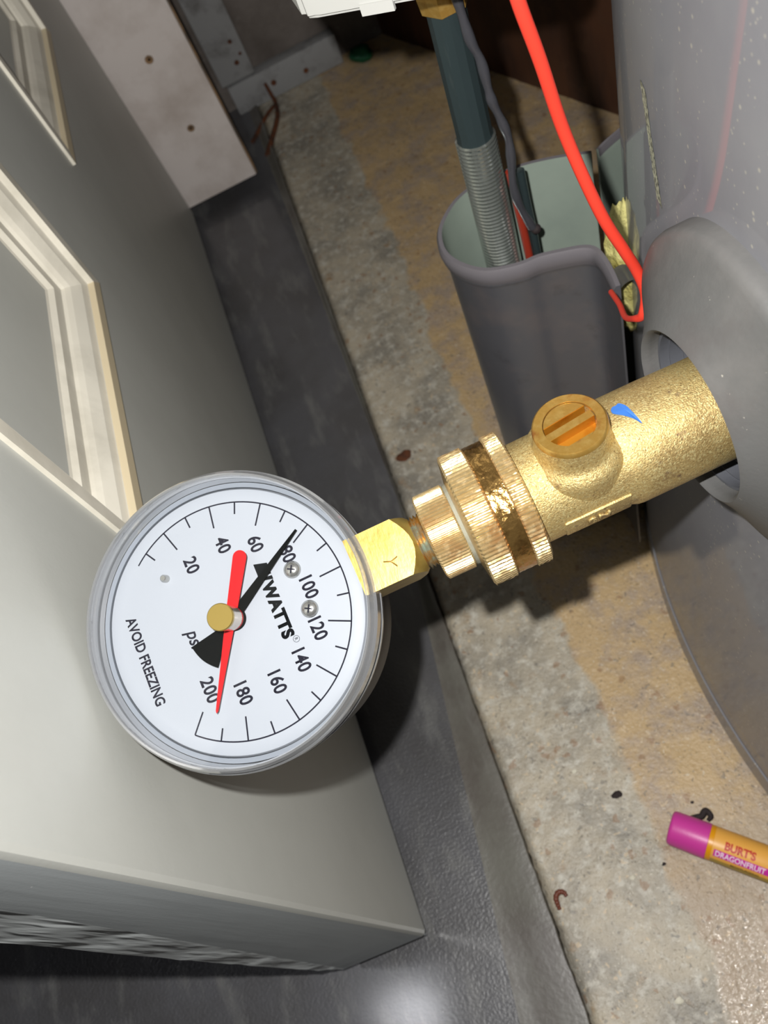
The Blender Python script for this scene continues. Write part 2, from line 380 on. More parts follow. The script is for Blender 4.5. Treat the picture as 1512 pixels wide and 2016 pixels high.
M['blue_paint'] = mat('blue_paint', (62, 122, 208), .5, bump=[(500, .4, .0003)])
M['balm_cap'] = mat('balm_cap', (212, 66, 160), .38, bump=[(900, .3, .0001)])
M['balm_ring'] = mat('balm_ring', (232, 158, 20), .35)
M['balm_label'] = mat('balm_label', (240, 176, 80), .4)
M['balm_magenta'] = mat('balm_magenta', (206, 50, 158), .4)
M['balm_gold'] = mat('balm_gold', (176, 146, 60), .4)
M['balm_red'] = mat('balm_red', (196, 50, 20), .5)
M['white_ink'] = mat('white_ink', (250, 225, 240), .5)
M['dark_ink'] = mat('dark_ink', (92, 74, 24), .5)
M['worm'] = mat('worm', (112, 58, 40), .4, bump=[(900, .6, .0004)])
M['debris'] = mat('debris', (44, 34, 34), .8, bump=[(900, 1, .0005)])
M['chip'] = mat('chip', (222, 216, 196), .6)
M['green'] = mat('green_plastic', (10, 96, 62), .5)
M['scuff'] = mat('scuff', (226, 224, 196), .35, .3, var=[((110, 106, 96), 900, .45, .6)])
M['cream'] = mat('cream_paper', (224, 212, 196), .6)

# ------------------------------------------------------------------ setting
def surf(x0, x1, nx, y0, y1, ny, zf, thick=.02):
    bm = bmesh.new(); g = [[bm.verts.new((*(lambda X, Y: (X, Y, zf(X, Y)))(x0(y0 + (y1 - y0) * j / ny) + (x1(y0 + (y1 - y0) * j / ny) - x0(y0 + (y1 - y0) * j / ny)) * i / nx, y0 + (y1 - y0) * j / ny),)) for i in range(nx + 1)] for j in range(ny + 1)]
    for j in range(ny):
        for i in range(nx): bm.faces.new((g[j][i], g[j][i + 1], g[j + 1][i + 1], g[j + 1][i]))
    return bm
def crack(y): return -.0425 + .046 * y + .0005 * noise.noise(V((y * 60, 1, 0))) + .0006 * noise.noise(V((y * 260, 5, 0)))
def ramp0(y): return -.0735 + .145 * y if y < .3 else max(-.0735 + .145 * .3 + .03 * (y - .3), -9)
def zp(x, y): return .0008 * noise.noise(V((x * 14, y * 9, 0)))
fb = surf(lambda y: -.62, ramp0, 60, -.5, 1.0, 60, zp)
o = obj('floor', fb, M['floor_paint'], smooth=30)
struct(o, 'dark grey painted floor between the door and the bare concrete')
def zr(x, y):
    t = (x - ramp0(y)) / (crack(y) - ramp0(y)); return zp(x, y) + .0028 * (t * t * (3 - 2 * t))
rb = surf(ramp0, crack, 10, -.5, .82, 260, zr)
bmesh.ops.recalc_face_normals(rb, faces=rb.faces)
# down-turned lip at the crack
edges = [e for e in rb.edges if e.is_boundary and all(abs(v.co.x - crack(v.co.y)) < 1e-5 for v in e.verts)]
r = bmesh.ops.extrude_edge_only(rb, edges=edges)
for g in r['geom']:
    if isinstance(g, bmesh.types.BMVert): g.co.z = -.008; g.co.x += .0002
rampo = obj('painted_sill', rb, M['floor_ramp'], parent=o, smooth=40, label='slightly raised grey painted lip along the concrete edge')
def zc(x, y):
    e = max(0, 1 - abs(x - crack(y)) / .006)
    return -.0004 - .006 * e ** 3 + .0007 * noise.noise(V((x * 30, y * 30, 0))) + .00035 * noise.noise(V((x * 160, y * 160, 3))) + .0002 * noise.noise(V((x * 420, y * 420, 3)))
cb = surf(lambda y: crack(y) + .0004, lambda y: .42 if y < 5 else 0, 260, -.3, .84, 420, zc)
o2 = obj('floor', cb, M['concrete'], smooth=60)
struct(o2, 'bare stained concrete floor of the closet under the water heater')

def bxo(name, lo, hi, m, parent=None, bev=0, label=None):
    bm = bmesh.new(); box(bm, lo, hi, bev); return obj(name, bm, m, parent, smooth=30 if bev else None, label=label)
wb = bxo('wall_back', (-.62, .812, -.01), (.15, .90, 2.2), M['wall']); struct(wb, 'rough grey plaster wall at the back of the closet')
bm = bmesh.new(); prism(bm, [(.128, .83, -.01), (.30, .43, -.01), (.36, .46, -.01), (.19, .86, -.01)], (0, 0, 2.2))
struct(obj('wall_right', bm, M['brown_wall']), 'dark brown wall behind the water heater')
# door casing (white board behind the door's hinge side)
c = bxo('trim_1', (-.16, .675, .0135), (-.0315, .695, 2.1), M['casing'], bev=.0008); struct(c, 'white door casing board with two filled nail holes')
bm = bmesh.new(); box(bm, (-.0313, .6765, .0137), (-.0300, .6955, 2.1)); obj('stripped_edge', bm, M['casing_edge'], c, label='brown unpainted edge of the casing')
for (x, z, rr) in ((-.0645, .1395, .0036), (-.0625, .0775, .0034)):
    bm = bmesh.new(); lathe(bm, (x, .6752, z), (0, -1, 0), [(0, rr), (.0005, rr * .8), (.0002, rr * .3)], 20); obj('nail_hole', bm, M['casing_edge'], c, smooth=40)
bm = bmesh.new(); box(bm, (-.16, .70, .0), (-.037, .808, 2.1)); struct(obj('wall_left', bm, M['brown_wall']), 'unpainted side of the closet opening')
t2 = bxo('trim_2', (-.0285, .797, .0315), (.0065, .812, 2.1), M['baseboard'], bev=.0008); struct(t2, 'grey upright board with three rusty holes on the back wall')
for (x, z, rr) in ((-.0030, .0665, .0022), (.0010, .0530, .0017), (-.0055, .0470, .0026)):
    bm = bmesh.new(); lathe(bm, (x, .7972, z), (0, -1, 0), [(0, rr), (.0006, rr * .8), (.0003, rr * .3)], 18); obj('screw_hole', bm, M['rust'], t2, smooth=40)
bb = bxo('baseboard_back', (-.0245, .797, .0), (.0895, .812, .029), M['baseboard'], bev=.001); struct(bb, 'short grey baseboard at the back of the closet')
for (x, z, rr) in ((.052, .010, .0028), (.0185, .014, .003)):
    bm = bmesh.new(); lathe(bm, (x, .7972, z), (0, -1, 0), [(0, rr), (.0006, rr * .8), (.0003, rr * .3)], 14); obj('screw_hole', bm, M['rust'], bb, smooth=40)

# ------------------------------------------------------------------ door
XF = -.098; XB = -.1415; Y0 = .0552; Y1 = .667; ZB = .0135; ZT = 2.02
door = thing('panel_door', 'open grey painted panel door with cream mouldings at the left', 'door', (XF - .02, Y0, ZB))
panels = [(.163, .3108), (.407, .5548)]; PZ0, PZ1 = .2320, .95
WM = .0245; D = .0095
bm = bmesh.new()
ys = [Y0 + .0022, panels[0][0], panels[0][1], panels[1][0], panels[1][1], Y1]; zs = [ZB, PZ0, PZ1, ZT]
gv = {}
for i, y in enumerate(ys):
    for j, z in enumerate(zs): gv[i, j] = bm.verts.new((XF, y, z))
for i in range(5):
    for j in range(3):
        if j == 1 and i in (1, 3): continue
        bm.faces.new((gv[i, j], gv[i + 1, j], gv[i + 1, j + 1], gv[i, j + 1]))
# body: rounded arris -> latch edge, planed facet, back, bottom
def off_(z):
    K = [(0, 0), (.0135, .0002), (.05, -.0010), (.10, -.0004), (.17, .0008), (.257, .0028), (.4, .006), (3, .006)]
    for (a, p), (b, q) in zip(K, K[1:]):
        if z <= b: return p + (q - p) * (z - a) / (b - a)
def edgepts(z):
    t = max(0, min(1, (z - ZB) / (.285 - ZB)))
    xk = -.1412 + (.1412 - .1189) * t                   # where the smooth edge stops
    return [(XF, Y0 + .0022), (XF - .0007, Y0 + .0007), (XF - .0022, Y0), (xk, Y0), (XB, Y0 + off_(z) + .0004 * noise.noise(V((z * 90, 0, 0))))]
cols = []
zz = [ZB + (ZT - ZB) * (k / 160) ** 1.8 for k in range(161)]
for k, z in enumerate(zz):
    cols.append([bm.verts.new((x, y, z)) for x, y in edgepts(z)])
pl = []
for a, b in zip(cols, cols[1:]):
    for i in range(4):
        f = bm.faces.new((a[i], a[i + 1], b[i + 1], b[i]))
        f.material_index = 0 if i < 2 else (1 if i == 2 else 2)
# back, hinge edge, bottom
bk0, bk1 = bm.verts.new((XB, Y1, ZB)), bm.verts.new((XB, Y1, ZT))
bm.faces.new([c[4] for c in cols] + [bk1, bk0])
fh0, fh1 = bm.verts.new((XF, Y1, ZB)), bm.verts.new((XF, Y1, ZT))
bm.faces.new((bk0, bk1, fh1, fh0))
f = bm.faces.new([fh0] + cols[0] + [bk0]); f.material_index = 3
bm.faces.new([fh1] + cols[-1] + [bk1])
obj('slab', bm, [M['door_paint'], M['door_edge'], M['planed_wood'], M['raw_wood']], door, smooth=35)
# splintered lower corner of the door
bm = bmesh.new()
for k in range(46):
    x = XF - .0003 - (XF - XB) * random.random(); s = random.uniform(.0004, .0013)
    y = Y0 + .0006; z = ZB - s * .2
    vs = [bm.verts.new(V((x, y, z)) + V((random.uniform(-s, s), random.uniform(-s * .4, s * .6), random.uniform(-s, s * .4)))) for _ in range(4)]
    for q in ((0, 1, 2), (0, 2, 3), (0, 3, 1), (1, 3, 2)): bm.faces.new([vs[i] for i in q])
sp = obj('splinters', bm, M['door_edge'], door, label='chipped paint splinters along the bottom corner'); sp['kind'] = 'stuff'
# mouldings: profile (inward distance, depth) around each panel
PR = [(0, 0), (0, -.0016), (.0052, -.0016), (.0058, .0010), (.0062, .0012), (.0095, .0020), (.0135, .0048), (.0150, .0066), (.0156, .0080), (.0215, .0076), (.0232, .0094), (WM, .0098)]
for pi_, (ya, yb) in enumerate(panels):
    bm = bmesh.new(); rings = []
    for (i_, d_) in PR:
        rings.append([bm.verts.new((XF - d_, y, z)) for y, z in ((ya + i_, PZ0 + i_), (yb - i_, PZ0 + i_), (yb - i_, PZ1 - i_), (ya + i_, PZ1 - i_))])
    for k, (a, b) in enumerate(zip(rings, rings[1:])):
        for q in range(4):
            f = bm.faces.new((a[q], a[(q + 1) % 4], b[(q + 1) % 4], b[q])); f.material_index = 1 if k < 3 and q == 0 else 0
    obj('panel_moulding', bm, [M['moulding'], M['moulding_edge']], door, label='cream ogee moulding around a recessed panel')
    bm = bmesh.new(); box(bm, (XF - .0122, ya + WM - .001, PZ0 + WM - .001), (XF - .0098, yb - WM + .001, PZ1 - WM + .001)); obj('recessed_panel', bm, M['door_paint'], door)

# ------------------------------------------------------------------ water heater
HC = V((.394, .09, 0)); HR = .32
AX = V((0, .1035, .2667))                                   # drain valve axis (runs along X)
heater = thing('water_heater', 'tall dark grey water heater tank at the right, dusty and glossy', 'water heater', HC)
bm = bmesh.new(); lathe(bm, HC, (0, 0, 1), [(.004, HR - .002), (.012, HR), (.0125, HR + .0006), (.03, HR + .0006), (.0305, HR), (1.1, HR), (1.12, HR - .02)], 256)
obj('tank_jacket', bm, M['jacket'], heater, smooth=30)
# escutcheon: shallow plastic cone round the drain valve
hx = .0607
bm = bmesh.new()
ringlathe(bm, (0, .1035, .2675), (1, 0, 0), [(.0815, .0422), (.0722, .0422), (.0708, .0418), (.0698, .0408), (.0692, .0394), (.0668, .0340), (.0636, .0280), (.0612, .0243), (.0604, .0233), (.0600, .0226), (.0604, .0220), (.0620, .0216), (.0815, .0214)], 160)
esc = obj('drain_escutcheon', bm, M['plastic_grey'], heater, smooth=50, label='round grey plastic cone around the drain valve hole')
bm = bmesh.new(); ringlathe(bm, (0, .1035, .2675), (1, 0, 0), [(.064, .0214), (.064, .0206), (.0665, .0206), (.0665, .0202), (.0700, .0202), (.0700, .0198), (.0800, .0198), (.0800, .0214)], 120)
obj('hole_sleeve', bm, M['hole_grey'], esc, smooth=30)
bm = bmesh.new(); box(bm, (.0640, .0850, .2470), (.0700, .0935, .2490), .0004)
for v in bm.verts: v.co.z += .002 * noise.noise(v.co * 300)
obj('paper_scrap', bm, M['cream'], esc, label='torn cream paper scrap inside the hole')
# scratch down the jacket
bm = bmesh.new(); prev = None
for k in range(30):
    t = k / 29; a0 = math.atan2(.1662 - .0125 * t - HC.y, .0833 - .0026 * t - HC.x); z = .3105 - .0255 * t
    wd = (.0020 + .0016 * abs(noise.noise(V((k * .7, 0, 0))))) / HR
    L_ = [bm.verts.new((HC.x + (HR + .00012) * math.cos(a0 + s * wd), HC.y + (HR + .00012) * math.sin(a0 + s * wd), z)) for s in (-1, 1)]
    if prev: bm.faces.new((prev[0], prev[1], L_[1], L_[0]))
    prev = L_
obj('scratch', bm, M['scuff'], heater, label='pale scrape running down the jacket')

# burner cover: bent sheet-metal cup beside the jacket
plan = [(.0862, .1960), (.0872, .2010), (.0880, .2065), (.0884, .2120), (.0878, .2175), (.0845, .2210), (.0775, .2240), (.0698, .2266), (.0630, .2272), (.0568, .2290), (.0500, .2325), (.0445, .2390), (.0410, .2470), (.0405, .2550), (.0432, .2640), (.0490, .2712), (.0560, .2765), (.0650, .2792), (.0760, .2787), (.0859, .2770), (.0980, .2722), (.1100, .2655)]
P = crom([(x, y, 0) for x, y in plan], 4)
def shell(bm, P, levels, th, rimk):
    n = len(P); nor = []
    for i in range(n):
        t = (P[min(i + 1, n - 1)] - P[max(i - 1, 0)]).normalized(); nor.append(V((t.y, -t.x, 0)))
    if (P[n // 4] + nor[n // 4]).y > P[n // 4].y: nor = [-q for q in nor]
    cen = V((.075, .25, 0))
    O = []; I = []
    for (z, off, sh) in levels:
        ro = []; ri = []
        for p, q in zip(P, nor):
            pp = p + (cen - p) * sh
            ro.append(bm.verts.new((pp.x + q.x * off, pp.y + q.y * off, z))); ri.append(bm.verts.new((pp.x - q.x * th, pp.y - q.y * th, z)))
        O.append(ro); I.append(ri)
    for k in range(len(levels) - 1):
        for i in range(n - 1):
            f = bm.faces.new((O[k][i], O[k][i + 1], O[k + 1][i + 1], O[k + 1][i])); f.material_index = 1 if k >= rimk else 0
            f = bm.faces.new((I[k][i], I[k + 1][i], I[k + 1][i + 1], I[k][i + 1])); f.material_index = 2
        for i in (0, n - 1):
            bm.faces.new((O[k][i], O[k + 1][i], I[k + 1][i], I[k][i]))
    for i in range(n - 1):
        f = bm.faces.new((O[-1][i], O[-1][i + 1], I[-1][i + 1], I[-1][i])); f.material_index = 1
        bm.faces.new((O[0][i], I[0][i], I[0][i + 1], O[0][i + 1]))
bm = bmesh.new()
lv = [(.012, .0, .0), (.10, .0, 0), (.17, .0, 0), (.2040, .0, 0), (.2062, .0004, 0), (.2085, .0015, 0), (.2110, .0019, 0), (.2135, .0017, 0), (.2150, .0008, 0)]
shell(bm, P, lv, .0008, 4)
sh = obj('burner_cover', bm, [M['shell_out'], M['shell_rim'], M['shell_in']], heater, smooth=50, label='curved grey sheet metal cover, pale green inside')
bm = bmesh.new(); P2 = crom([(.1125, .2645, 0), (.118, .267, 0), (.125, .2695, 0), (.134, .2725, 0), (.145, .2745, 0)], 4)
shell(bm, P2, [(.03, 0, 0), (.15, 0, 0), (.2090, 0, 0), (.212, .0006, 0), (.2155, .0002, 0)], .0008, 3)
obj('cover_flap', bm, [M['shell_in'], M['shell_rim'], M['shell_in']], heater, smooth=50)
# inner seam line inside the rim
bm = bmesh.new()
for i in range(len(P) - 1):
    a, b = P[i], P[i + 1]
    t = (b - a).normalized(); q = V((t.y, -t.x, 0))
    if i > 30:
        q = -q if (a + q - V((.075, .25, 0))).length > (a - V((.075, .25, 0))).length else q
        vs = [bm.verts.new((p.x + q.x * .0010, p.y + q.y * .0010, z)) for p, z in ((a, .2065), (b, .2065), (b, .2073), (a, .2073))]; bm.faces.new(vs)
bm2 = bm; obj('inner_seam', bm2, M['shell_out'], sh)
# insulation tuft, shiny bracket
bm = bmesh.new()
bmesh.ops.create_uvsphere(bm, u_segments=28, v_segments=20, radius=1)
for v in bm.verts:
    n_ = noise.noise(v.co * 2.2) * .25 + noise.noise(v.co * 6) * .12
    v.co = V((.0985, .2140, .2010)) + V((v.co.x * .0080, v.co.y * .0100, v.co.z * .030)) * (1 + n_)
obj('insulation', bm, M['insul'], heater, smooth=80, label='tuft of yellow fibreglass insulation')
bm = bmesh.new()
prev = None
for k in range(20):
    t = k / 19; a = -.2 + 2.6 * t
    c = V((.0915 + .0065 * math.cos(a), .2000 + .002 * t, .2140 - .0135 + .0140 * math.sin(a) * .9))
    q = [bm.verts.new(c + V((0, -.004, 0))), bm.verts.new(c + V((0, .004, .001)))]
    if prev: bm.faces.new((prev[0], prev[1], q[1], q[0]))
    prev = q
r = bmesh.ops.solidify(bm, geom=bm.faces[:], thickness=.0006)
obj('burner_bracket', bm, M['steel'], heater, smooth=50, label='curved shiny steel bracket')

# gas manifold tube going down into the cover
gm = thing('gas_tube', 'zinc gas tube, smooth above and threaded below, dropping into the grey cover', 'pipe', (.0645, .2621, .05))
pa, pb = V((.0640, .2621, .05)), V((.0655, .2618, .300)); axd = (pb - pa).normalized()
hth = (.2475 - .05) / axd.z
bm = bmesh.new(); lathe(bm, pa, axd, [(hth - .01, .0066), (hth, .0070), (hth + .0006, .0069), (hth + .004, .0067), (.2505, .0066)], 14)
obj('smooth_tube', bm, M['pipe_dark'], gm, smooth=15)
bm = bmesh.new(); pr = [(0, .0070)]; h = hth - .095
while h < hth: pr += [(h, .0069), (h + .0005, .0076), (h + .0009, .0076), (h + .0014, .0069)]; h += .00172
lathe(bm, pa, axd, pr, 40); obj('threaded_tube', bm, M['pipe_zinc'], gm, smooth=25)
# gas valve above
gv_ = thing('gas_valve', 'white gas control valve body at the top edge', 'gas valve', (.066, .27, .3145))
bm = bmesh.new(); prism(bm, [(.0205, .2392, .3232), (.0232, .2365, .3232), (.0780, .2016, .3232), (.1080, .2450, .3232), (.0900, .2960, .3232), (.0240, .2960, .3232), (.0190, .2900, .3232)], (0, 0, .075))
bmesh.ops.bevel(bm, geom=bm.edges[:], offset=.0016, segments=2, affect='EDGES')
for v in bm.verts: v.co += V((0, 0, .0006 * noise.noise(v.co * 80)))
obj('valve_body', bm, M['valve_white'], gv_, smooth=40)
bm = bmesh.new(); prism(bm, [(.0345, .2286, .3226), (.0352, .2296, .3226), (.0432, .2245, .3226), (.0425, .2235, .3226)], (0, 0, .0030)); obj('casting_tab', bm, M['valve_white'], gv_)
bm = bmesh.new(); lathe(bm, (.0658, .2617, .2965), (0, 0, 1), [(0, .0072), (.0006, .0082), (.0055, .0088), (.0272, .0088)], 6); obj('brass_fitting', bm, M['machined_brass'], gv_)
# pilot tube, igniter wire pieces
ptp = [(.0668, .2520, .3060), (.0674, .2520, .2986), (.0684, .2520, .2883), (.0703, .2520, .2804), (.0708, .2520, .2709), (.0713, .2520, .2648), (.0730, .2520, .2571), (.0743, .2520, .2491), (.0739, .2520, .2407), (.0726, .2520, .2276), (.0738, .2520, .2170), (.0768, .2520, .2056)]
pil = thing('pilot_tube', 'kinked dark metal pilot tube hanging beside the zinc gas tube', 'tube', (.0668, .252, .206))
bm = bmesh.new(); tube(bm, ptp, lambda t: .00165 + .00022 * math.sin(t * 46), 12, 8); obj('bent_tube', bm, M['pilot_tube'], pil, smooth=60)
bm = bmesh.new(); bmesh.ops.create_uvsphere(bm, u_segments=16, v_segments=10, radius=.0021, matrix=Matrix.Translation((.0782, .2518, .2040))); obj('tube_tip', bm, M['debris'], pil, smooth=60)
bm = bmesh.new(); tube(bm, [(.0735, .2560, .2320), (.0738, .2560, .2200), (.0742, .2560, .2050), (.0746, .2560, .1800)], .0017, 10); tag(obj('thermocouple_wire', bm, M['dark_red'], smooth=60), 'short rust red wire behind the pilot tube inside the cover', 'wire')
bm = bmesh.new(); tube(bm, [(.0776, .2565, .2300), (.0776, .2560, .2150), (.0780, .2560, .2000), (.0780, .2560, .1750)], .0018, 10); tag(obj('sensor_wire', bm, M['pipe_dark'], smooth=60), 'dark wire end next to the rust red wire inside the cover', 'wire')
# red wire
bm = bmesh.new()
tube(bm, [(.0534, .1595, .3560), (.0538, .1580, .3478), (.0560, .1568, .3347), (.0589, .1555, .3155), (.0634, .1512, .2939), (.0678, .1490, .2805), (.0703, .1481, .2731), (.0717, .1466, .2665), (.0714, .1455, .2620), (.0700, .1450, .2580), (.0690, .1480, .2545), (.0700, .1560, .2470), (.0738, .1680, .2390), (.0770, .1810, .2310)], lambda t: .0015 if t < .66 else .0015 - .0006 * min(1, (t - .66) / .12), 14, 8)
tag(obj('red_wire', bm, M['red_wire'], smooth=60), 'long red wire hanging in front of the water heater', 'wire')

# ------------------------------------------------------------------ drain valve
dv = thing('drain_valve', 'rough cast brass drain valve screwed into the water heater', 'valve', (.045, .1035, .2667))
bm = bmesh.new()
def vr(k, i, a):
    return .00012 * noise.noise(V((math.cos(a) * 3, math.sin(a) * 3, k * .9)))
lathe(bm, AX, (1, 0, 0), [(.0165, .0100), (.0168, .0128), (.0180, .0130), (.0240, .0130), (.0300, .0130), (.0360, .0130), (.0395, .0130), (.0410, .0136), (.0425, .0138), (.0520, .0137), (.0620, .0135), (.0735, .0134), (.0760, .0115), (.0790, .0115)], 96, vr)
obj('cast_body', bm, M['cast_brass'], dv, smooth=60)
SX = .0315
bm = bmesh.new(); lathe(bm, (SX, .1035, .2667), (0, 0, 1), [(.0050, .0122), (.0090, .0120), (.0104, .0116), (.0116, .0108), (.0124, .0098), (.0132, .0091), (.0146, .0088), (.0188, .0085), (.0194, .0082), (.0196, .0080), (.0196, .0060), (.0160, .0058), (.0160, .0002)], 96)
obj('stem_boss', bm, [M['cast_brass']], dv, smooth=35)
# machined top ring
bm = bmesh.new(); ringlathe(bm, (SX, .1035, .2667), (0, 0, 1), [(.0187, .0086), (.0195, .0084), (.0199, .0080), (.0199, .0060), (.0170, .0059), (.0170, .0078)], 96)
obj('machined_ring', bm, M['machined_brass'], dv, smooth=35)
# slotted stem: floor, upper segment and bar
zt = .2667 + .0197; Rr = .0058
def seg(y0, y1, ztop, zbot, m, nm, rot=math.radians(7)):
    pts = []
    th0, th1 = math.asin(max(-1, min(1, y0 / Rr))), math.asin(max(-1, min(1, y1 / Rr)))
    for k in range(13):
        t = th0 + (th1 - th0) * k / 12; pts.append((Rr * math.cos(t), Rr * math.sin(t)))
    for k in range(13):
        t = th1 + (th0 - th1) * k / 12; pts.append((-Rr * math.cos(t), Rr * math.sin(t)))
    # drop doubles at tips
    q = [pts[0]]
    for p in pts[1:]:
        if math.dist(p, q[-1]) > 1e-5: q.append(p)
    if math.dist(q[0], q[-1]) < 1e-5: q.pop()
    c_, s_ = math.cos(rot), math.sin(rot)
    b = bmesh.new(); prism(b, [(SX + x * c_ - y * s_, .1035 + x * s_ + y * c_, zbot) for x, y in q], (0, 0, ztop - zbot))
    return obj(nm, b, m, dv)
seg(-Rr + .00001, Rr - .00001, zt - .0032, zt - .0040, M['slot_brass'], 'slot_floor')
seg(.0024, Rr - .00001, zt - .0001, zt - .0033, [M['machined_brass']], 'stem_segment')
seg(-.0012, .0009, zt - .0006, zt - .0033, M['machined_brass'], 'stem_bar')
for (y0, y1) in ((.00232, .0024), (-.00128, -.0012)):
    seg(y0, y1, zt - .0003, zt - .0033, M['slot_brass'], 'slot_wall')
seg(-Rr + .00001, -.0048, zt - .0002, zt - .0033, M['machined_brass'], 'stem_segment')
# letter pad on the lower flank
ang = math.radians(-172)    # direction of outward normal in the YZ plane, measured from +Y
nd = V((0, math.cos(ang), math.sin(ang))); td = V((1, 0, 0)); ud = nd.cross(td)
if ud.z < 0: ud = -ud
po = V((.0305, .1035, .2667)) + nd * .0124
bm = bmesh.new(); box(bm, (-.0085, -.0036, -.0020), (.0085, .0036, .0007), .0005); xform(bm, po, td, ud, nd); obj('letter_pad', bm, M['cast_brass'], dv, smooth=40)
bm = text('EN', .0026, 1.2, .03, thick=.0006, spacing=1.25); xform(bm, po + nd * .0006, td, ud, nd); obj('raised_letters', bm, M['cast_brass'], dv)
# blue paint dab
bm = bmesh.new(); pts = [(-.0026, -.0024), (-.0019, -.0031), (-.0010, -.0031), (-.0003, -.0034), (.0004, -.0026), (.0009, -.0014), (.0011, .0000), (.0014, .0018), (.0017, .0040), (.0008, .0024), (.0000, .0014), (-.0010, .0003), (-.0020, -.0006), (-.0027, -.0015)]
pts = crom([(x, y, 0) for x, y in pts + [pts[0]]], 3)[:-1]
aa0 = math.radians(98)
def onbody(x, s, up_=.00012): a = aa0 - s / .0137; return V((x, .1035 + (.0139 + up_) * math.cos(a), .2667 + (.0139 + up_) * math.sin(a)))
rot = math.radians(-8)
vv = [bm.verts.new(onbody(.0450 + p.x, -p.y + .0020)) for p in pts]; cen = bm.verts.new(onbody(.0450, .0030))
for i in range(len(vv)): bm.faces.new((vv[i], vv[(i + 1) % len(vv)], cen))
r = bmesh.ops.extrude_face_region(bm, geom=bm.faces[:]); bmesh.ops.translate(bm, verts=[g for g in r['geom'] if isinstance(g, bmesh.types.BMVert)], vec=(0, 0, -.0003))
obj('paint_dab', bm, M['blue_paint'], dv, label='dab of blue paint on the brass')

# ------------------------------------------------------------------ hose adapter
ad = thing('hose_adapter', 'knurled gold brass hose swivel adapter between gauge and drain valve', 'pipe fitting', (.004, .1035, .2667))
def knurl(h0, h1, R, teeth, depth, name, m, ch=.0005, jag=0):
    bm = bmesh.new(); seg_ = teeth * 4; sh_ = [0, 1, 1, 0]
    K = 9 if jag else 2
    pr = [(h0, R - depth - ch)] + [(h0 + ch + (h1 - h0 - 2 * ch) * k / (K - 1), R - depth) for k in range(K)] + [(h1, R - depth - ch)]
    def rf(k, i, a):
        if k in (0, K + 1): return 0
        return depth * sh_[i % 4] * (1 + jag * noise.noise(V((i * .37, k * 1.3, 2))))
    lathe(bm, AX, (1, 0, 0), pr, seg_, rf); return obj(name, bm, m, ad, smooth=20)
knurl(.0014, .0080, .0172, 92, .00042, 'knurled_ring', M['knurl_brass'], jag=.5)
knurl(.0126, .0170, .0172, 92, .00042, 'knurled_ring', M['knurl_brass'], jag=.5)
bm = bmesh.new(); lathe(bm, AX, (1, 0, 0), [(.0078, .0160)] + [(.0081 + .0046 * k / 10, .0167) for k in range(11)] + [(.0129, .0160)], 160, lambda k, i, a: .00022 * noise.noise(V((math.cos(a) * 9, math.sin(a) * 9, k * .55))) if 0 < k < 12 else 0)
obj('dented_band', bm, M['band_brass'], ad, smooth=45)
bm = bmesh.new(); lathe(bm, AX, (1, 0, 0), [(.0006, .0112), (.0009, .0128), (.0012, .0150), (.0014, .0162), (.0020, .0163)], 96); obj('collar_face', bm, M['knurl_brass'], ad, smooth=30)
bm = bmesh.new(); lathe(bm, AX, (1, 0, 0), [(-.0006, .0098), (-.0002, .0106), (.0010, .0110), (.0016, .0102)], 80, lambda k, i, a: .0002 * noise.noise(V((math.cos(a) * 5, math.sin(a) * 5, k)))); obj('sealing_tape', bm, M['tape'], ad, smooth=40, label='whitish crust of thread sealant')
knurl(-.0083, -.0002, .0111, 76, .00036, 'knurled_nut', M['knurl_brass'], ch=.0005)

# ------------------------------------------------------------------ pressure gauge
PHI = math.radians(21); XG = -.0603
GN = V((0, -math.sin(PHI), math.cos(PHI))); GR = V((0, -math.cos(PHI), -math.sin(PHI))); GU = V((1, 0, 0))
G0 = V((XG, .1053, .2667))
def gp(r, u, h): return G0 + GR * r + GU * u + GN * h
ga = thing('pressure_gauge', 'round white dial water pressure gauge with red and black needles', 'gauge', G0)
bm = bmesh.new(); lathe(bm, G0, GN, [(-.0265, .0290), (-.0262, .0325), (-.0248, .0345), (-.0220, .0351), (.0004, .0351), (.0015, .0345), (.0030, .0345)], 128)
obj('case', bm, M['black_case'], ga, smooth=40, label='black case')
bm = bmesh.new(); ringlathe(bm, G0, GN, [(.0010, .0346), (.0042, .0346), (.0042, .0334), (.0010, .0334)], 128); obj('case_rim', bm, M['case_rim'], ga, smooth=40, label='grey inner rim')
HD = .0046
bm = bmesh.new(); lathe(bm, G0, GN, [(.0020, .0333), (HD - .0012, .0333), (HD - .0004, .0328), (HD - .0001, .0318), (HD, .0300), (HD, .0005)], 128)
dial = obj('dial', bm, M['dial'], ga, smooth=40, label='white dial plate')
# clear snap-on cap: stepped wall and flat lens
bm = bmesh.new(); ringlathe(bm, G0, GN, [(-.0005, .0354), (.0008, .0359), (.0011, .0368), (.0026, .0368), (.0029, .0360), (.0050, .0361), (.0053, .0368), (.0090, .0367), (.0095, .0361), (.0112, .0360), (.0121, .0354), (.0121, .0349), (.0113, .0346), (.0085, .0347), (.0030, .0347), (.0010, .0347)], 160)
obj('clear_rim', bm, M['clear_rim'], ga, smooth=25, label='thick clear plastic rim')
bm = bmesh.new(); lathe(bm, G0, GN, [(.0110, .0346), (.0116, .0346)], 128); obj('clear_lens', bm, M['clear'], ga, smooth=25, label='clear flat plastic lens')
